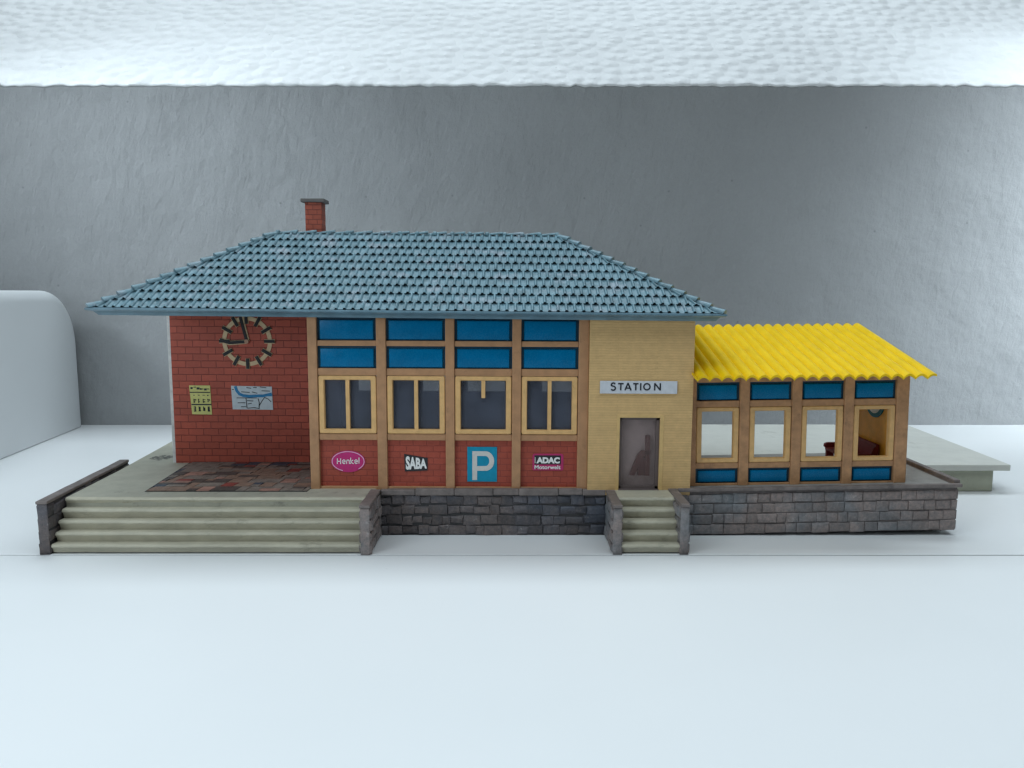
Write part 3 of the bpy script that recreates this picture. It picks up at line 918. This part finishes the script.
def tile_field(mb, A, Bp, Ctop, Dtop, period=2.55, courses=10):
    """overlapping pantiles on the quad A-B (eave) to D-C (top); A,B,C,D counter-clockwise seen from outside"""
    A, Bp, Ctop, Dtop = map(Vector, (A, Bp, Ctop, Dtop))
    u = (Bp - A).normalized()
    e = (Dtop - A) - u * (Dtop - A).dot(u)
    L = e.length; v = e / L; w = u.cross(v)
    W = (Bp - A).length
    lo1 = (Dtop - A).dot(u); hi1 = (Ctop - A).dot(u)
    def lo(t): return lo1 * t / L
    def hi(t): return W + (hi1 - W) * t / L
    c = L / courses
    prof = [(0.0, 0.05), (0.30, 0.0), (0.58, 0.03), (0.63, 0.34), (0.70, 0.56), (0.82, 0.58), (0.92, 0.36), (1.0, 0.05)]
    for k in range(courses):
        t0, t1 = k * c - (0.35 if k else 0.0), min(L, (k + 1) * c + 0.2)
        s = -period * (1.0 + 0.5 * (k % 2))
        while s < W + period:
            rj = rnd.uniform(-.10, .10); tj = rnd.uniform(-.12, .12)
            cols = []
            for a, h in prof:
                ss = s + a * period
                row = []
                for (t, hb) in ((t0 + (tj if k else 0), 0.62 + rj), (t1, 0.12)):
                    sc = min(max(ss, lo(t)), hi(t))
                    row.append(A + u * sc + v * t + w * (hb + h))
                cols.append(row)
            l0, h0 = lo(t0), hi(t0)
            if not (s + period <= l0 or s >= h0):
                n = mb.pts([p for row in cols for p in row])
                for i in range(len(cols) - 1):
                    a, b = n + 2 * i, n + 2 * i + 2
                    mb.face([a, b, b + 1, a + 1])
                # pan nose (the roll end stays open and dark)
                q0 = cols[0][0]; q1 = cols[1][0]
                q2 = cols[2][0]
                nn = mb.pts([q0, q1, q2, q2 - w * 0.42 + v * .3, q1 - w * 0.42 + v * .3, q0 - w * 0.42 + v * .3])
                mb.face([nn, nn + 1, nn + 4, nn + 5]); mb.face([nn + 1, nn + 2, nn + 3, nn + 4])
            s += period
def make_roof():
    R = ROOF
    a = (R['x0'], R['y0'], R['z0']); b = (R['x1'], R['y0'], R['z0']); c = (R['x1'], R['y1'], R['z0']); d = (R['x0'], R['y1'], R['z0'])
    p = (R['rx0'], R['ry'], R['rz']); q = (R['rx1'], R['ry'], R['rz'])
    mb = MB()
    # plain deck below the tiles and the soffit
    n = mb.pts([a, b, c, d, p, q])
    for f in ((0, 1, 5, 4), (2, 3, 4, 5), (1, 2, 5), (3, 0, 4), (0, 3, 2, 1)):
        mb.face([n + i for i in f], 1)
    tile_field(mb, a, b, q, p)
    tile_field(mb, c, d, p, q)
    tile_field(mb, b, c, q, q)
    tile_field(mb, d, a, p, p)
    roof = mb.build('roof', [M['roof'], M['gutter']], B, warp=roofwarp)
    # gutter: rounded trough all round
    g = [(1.2, 0.25), (0.2, 0.35), (-0.75, 0.40), (-1.2, 0.2), (-1.2, -0.25), (-0.7, -0.55), (0.5, -0.75), (1.5, -1.9), (2.2, -2.0)]
    mb = MB()
    rings = []
    for (x, y, sx, sy) in ((R['x0'], R['y0'], -1, -1), (R['x1'], R['y0'], 1, -1), (R['x1'], R['y1'], 1, 1), (R['x0'], R['y1'], -1, 1)):
        rings.append(mb.pts([(x + sx * -o, y + sy * -o, R['z0'] + z) for o, z in g]))
    k = len(g)
    for i in range(4):
        r0, r1 = rings[i], rings[(i + 1) % 4]
        for j in range(k):
            j2 = (j + 1) % k
            mb.face([r0 + j, r0 + j2, r1 + j2, r1 + j])
    gt = mb.build('gutter', M['gutter'], roof, warp=roofwarp)
    smooth_angle(gt, 40)
    # overlapping half-round ridge and hip tiles
    mb = MB()
    def caps(P, Q, step, r):
        P, Q = Vector(P), Vector(Q); d = Q - P; L = d.length; d /= L
        side = d.cross(Vector((0, 0, 1))).normalized(); up = side.cross(d)
        n = int(L / step); st = L / n
        for i in range(n):
            p0 = P + d * (st * i - 0.5); p1 = P + d * (st * (i + 1) + 0.4)
            rr0, rr1 = r * 1.22, r * 0.85
            ids = []
            for pp, rad, hh in ((p0, rr0, 0.75), (p1, rr1, 0.05)):
                ids.append(mb.pts([pp + side * (rad * math.cos(math.radians(a))) + up * (hh + rad * 0.95 * math.sin(math.radians(a))) for a in range(-10, 191, 25)]))
            m = 9
            for j in range(m - 1):
                mb.face([ids[0] + j, ids[0] + j + 1, ids[1] + j + 1, ids[1] + j])
            mb.face([ids[0] + j for j in range(m)])
    caps(a, p, 4.6, 1.0); caps(b, q, 4.6, 1.0); caps(c, q, 4.6, 1.0); caps(d, p, 4.6, 1.0)
    caps(q, p, 6.2, 0.62)
    P, Q = Vector(p), Vector(q)
    nk = 16
    for i in range(nk + 1):           # raised collars where the ridge tiles lap
        cpt = P.lerp(Q, i / nk)
        ids = [mb.pts([cpt + Vector((dx, r * math.cos(math.radians(t)), 0.35 + r * math.sin(math.radians(t)))) for t in range(-20, 201, 20)]) for dx, r in ((-0.75, 0.62), (-0.45, 0.98), (0.45, 0.98), (0.75, 0.62))]
        for e0, e1 in zip(ids, ids[1:]):
            for j in range(11):
                mb.face([e0 + j, e0 + j + 1, e1 + j + 1, e1 + j])
    rt = mb.build('ridge_tiles', M['roof'], roof, warp=roofwarp)
    smooth_angle(rt, 45)
make_roof()

mb = MB(); mb.box(-73.5, -67.6, 277.0, 282.5, 86.0, 107.4)
ch = mb.build('chimney', M['chimney'], B, bevel=.15)
mb = MB(); mb.box(-74.8, -66.5, 276.0, 283.6, 107.35, 108.6)
mb.build('chimney_cap', M['cap'], ch, bevel=.2)
B.rotation_euler = (0, math.radians(0.30), 0)

# ------------------------------------------------------------------ pavilion
V = thing('glazed_pavilion', (56, 262, TOP), 'open waiting pavilion with bright yellow corrugated roof right of the station', 'pavilion')
AY = 239.0
VP = [(56.0, 58.3), (71.9, 75.0), (88.3, 91.4), (104.7, 107.8), (121.0, 125.1)]
for i, (a, b) in enumerate(VP):
    mb = MB(); mb.box(a, b, AY, AY + (2.4 if i < 4 else 3.4), TOP, 50.2)
    mb.build('post', M['tan_worn'], V, bevel=.3 if i < 4 else .6, seg=3)
for i in range(4):
    a, b = VP[i][1], VP[i + 1][0]
    for z0, z1 in ((42.0, 47.8), (15.5, 20.3)):
        mb = MB(); rounded_panel(mb, a + .02, b - .02, z0, z1, AY + 1.4)
        p = mb.build('blue_panel', [M['blue'], M['blue_gap']], V)
        smooth_angle(p, 30)
    for z0, z1, yy in ((47.8, 50.0, AY + .5), (40.0, 42.0, AY + .45), (20.3, 22.1, AY + .45), (TOP, 15.5, AY + .5)):
        mb = MB(); mb.box(a, b, yy, AY + 2.3, z0, z1)
        mb.build('rail', M['tan_worn'], V, bevel=.15)
    window(V, a + .12, b - .12, 22.15, 39.95, AY + .3, 1.7, 1.35, 1.7, M['cream'], None)
# rear posts stand exactly behind the bays' uprights
for x in (86.0, 105.8):
    mb = MB(); mb.box(x, x + 2.2, 279.5, 281.7, TOP, 61.5)
    mb.build('rear_post', M['tan_worn'], V, bevel=.2)
mb = MB(); mb.box(56.2, 124.4, 279.3, 281.9, 59.2, 61.8)
mb.build('rear_beam', M['tan_worn'], V, bevel=.2)
# orange end wall with round sign
mb = MB(); mb.prism([(242.4, TOP), (282, TOP), (282, 61.6), (242.4, 50.6)], 'x', 121.9, 124.3)
ew = mb.build('end_wall', M['orange'], V)
mb = MB(); mb.prism(arc(255.0, 40.8, 7.3, 0, 350, 35), 'x', 121.5, 121.88)
mb.prism(arc(255.0, 40.2, 5.3, 0, 350, 35), 'x', 121.35, 121.5, 1)
rs = mb.build('round_sign', [M['signrim'], M['lettering']], ew)
# corrugated roof
def corrugated():
    mb = MB()
    x0, x1 = 55.6, 128.6; n = 20; per = 12; N = n * per
    yf, yb_ = 230.6, 284.0; zf, zb = 50.45, 63.5
    rows = 7
    th = 0.7; amp = 0.58
    top = []; bot = []
    for r in range(rows):
        t = r / (rows - 1); y = yf + (yb_ - yf) * t; z = zf + (zb - zf) * t
        a = []; b = []
        for i in range(N + 1):
            x = x0 + (x1 - x0) * i / N
            ph = 2 * math.pi * i / per + math.pi * .5
            h = amp * (2.0 * abs(math.cos(ph / 2)) ** 0.85 - 1.0) - (x - x0) * 0.0045
            jy = (rnd.uniform(-.05, .05) if r == 0 else 0)
            a.append((x, y + jy, z + h)); b.append((x, y + jy + .1, z + h - th))
        top.append(mb.pts(a)); bot.append(mb.pts(b))
    for r in range(rows - 1):
        for i in range(N):
            mb.face([top[r] + i, top[r] + i + 1, top[r + 1] + i + 1, top[r + 1] + i])
            mb.face([bot[r] + i, bot[r + 1] + i, bot[r + 1] + i + 1, bot[r] + i + 1])
        for i in (0, N):
            mb.face([top[r] + i, top[r + 1] + i, bot[r + 1] + i, bot[r] + i])
    for i in range(N):
        mb.face([top[0] + i, bot[0] + i, bot[0] + i + 1, top[0] + i + 1])
        mb.face([top[-1] + i, top[-1] + i + 1, bot[-1] + i + 1, bot[-1] + i])
    o = mb.build('corrugated_roof', M['yellow'], V)
    smooth_angle(o, 50)
corrugated()
V.rotation_euler = (0, -math.radians(0.80), 0)

# ------------------------------------------------------------------ bench inside the pavilion
zf = TOP + 55 * ROLL * 1.1
BN = thing('bench', (116, 260, zf), 'dark red bench against the orange end wall inside the pavilion', 'bench')
mb = MB(); mb.box(112.2, 119.4, 250.2, 271.6, zf + 4.2, zf + 5.3); mb.build('seat', M['bench'], BN, bevel=.25)
mb = MB(); mb.prism([(119.2, zf + 4.0), (120.9, zf + 4.0), (121.3, zf + 10.2), (120.3, zf + 10.3)], 'y', 249.9, 271.9); mb.build('backrest', M['bench'], BN, bevel=.25)
for y in (249.8, 270.4):
    mb = MB()
    mb.prism([(112.6, zf + .02), (115.0, zf + .02), (115.2, zf + 4.1), (119.2, zf + 4.1), (119.0, zf + .02), (121.0, zf + .02), (121.2, zf + 9.4), (119.6, zf + 9.2), (118.6, zf + 6.9),
              (112.9, zf + 6.9), (111.8, zf + 6.5), (111.6, zf + 5.4), (112.4, zf + 4.9)], 'y', y, y + 1.4)
    mb.build('side_panel', M['bench'], BN, bevel=.25)

# ------------------------------------------------------------------ light
w = bpy.data.worlds.new("World"); scn.world = w; w.use_nodes = True
bg = w.node_tree.nodes["Background"]
bg.inputs[0].default_value = (0.80, 0.92, 1.0, 1); bg.inputs[1].default_value = 0.0

def area(name, loc, target, sx, sy, power, col, spread=180):
    l = bpy.data.lights.new(name, 'AREA'); l.shape = 'RECTANGLE'; l.size = sx * S; l.size_y = sy * S
    l.energy = power; l.color = col; l.spread = math.radians(spread)
    o = bpy.data.objects.new(name, l); COL.objects.link(o)
    o.location = Vector(loc) * S
    o.rotation_euler = (Vector(target) - Vector(loc)).to_track_quat('-Z', 'Y').to_euler()
    return o
SKY = (0.805, 0.925, 1.0)
area('skylight', (0, 490, 820), (0, 370, 40), 900, 260, 490, SKY)
area('window_light', (20, 100, 320), (20, 110, 0), 700, 160, 88, SKY)
area('low_porch_fill', (-250, -20, 130), (-40, 270, 45), 160, 120, 31, SKY)  # added lamp low at the left front, lifts the porch brick
area('left_slope_fill', (-620, 300, 560), (-330, 500, 240), 300, 300, 24, SKY, 110)  # unseen fill lamp, added to brighten the left end of the slope
area('right_slope_fill', (620, 300, 560), (330, 500, 240), 300, 300, 10, SKY, 110)  # its counterpart, added to brighten the right end of the slope
area('left_wall_fill', (-430, 190, 330), (-180, 438, 140), 160, 160, 8, SKY, 38)  # narrow added lamp, lightens the left part of the back wall
area('right_wall_fill', (470, 190, 300), (370, 438, 112), 160, 160, 38, SKY, 50)  # narrow added lamp, lightens the back wall towards the right

# ------------------------------------------------------------------ camera
cam = bpy.data.cameras.new('camera')
cam.sensor_width = 36; cam.lens = 36 * 770 / 1024
cam.clip_start = 0.02; cam.clip_end = 200
co = bpy.data.objects.new('camera', cam); COL.objects.link(co)
co.location = (0, 0, 76 * S)
co.rotation_euler = (math.radians(90 - 6.8), 0, 0)
scn.camera = co

for o in scn.objects:
    if '_base' in o:
        del o['_base']
scn.view_settings.view_transform = 'Standard'
scn.view_settings.look = 'None'
scn.view_settings.exposure = 0.0
scn.view_settings.gamma = 1.0
scn.cycles.use_denoising = True
scn.cycles.use_adaptive_sampling = False
scn.cycles.filter_width = 1.4
scn.cycles.max_bounces = 8
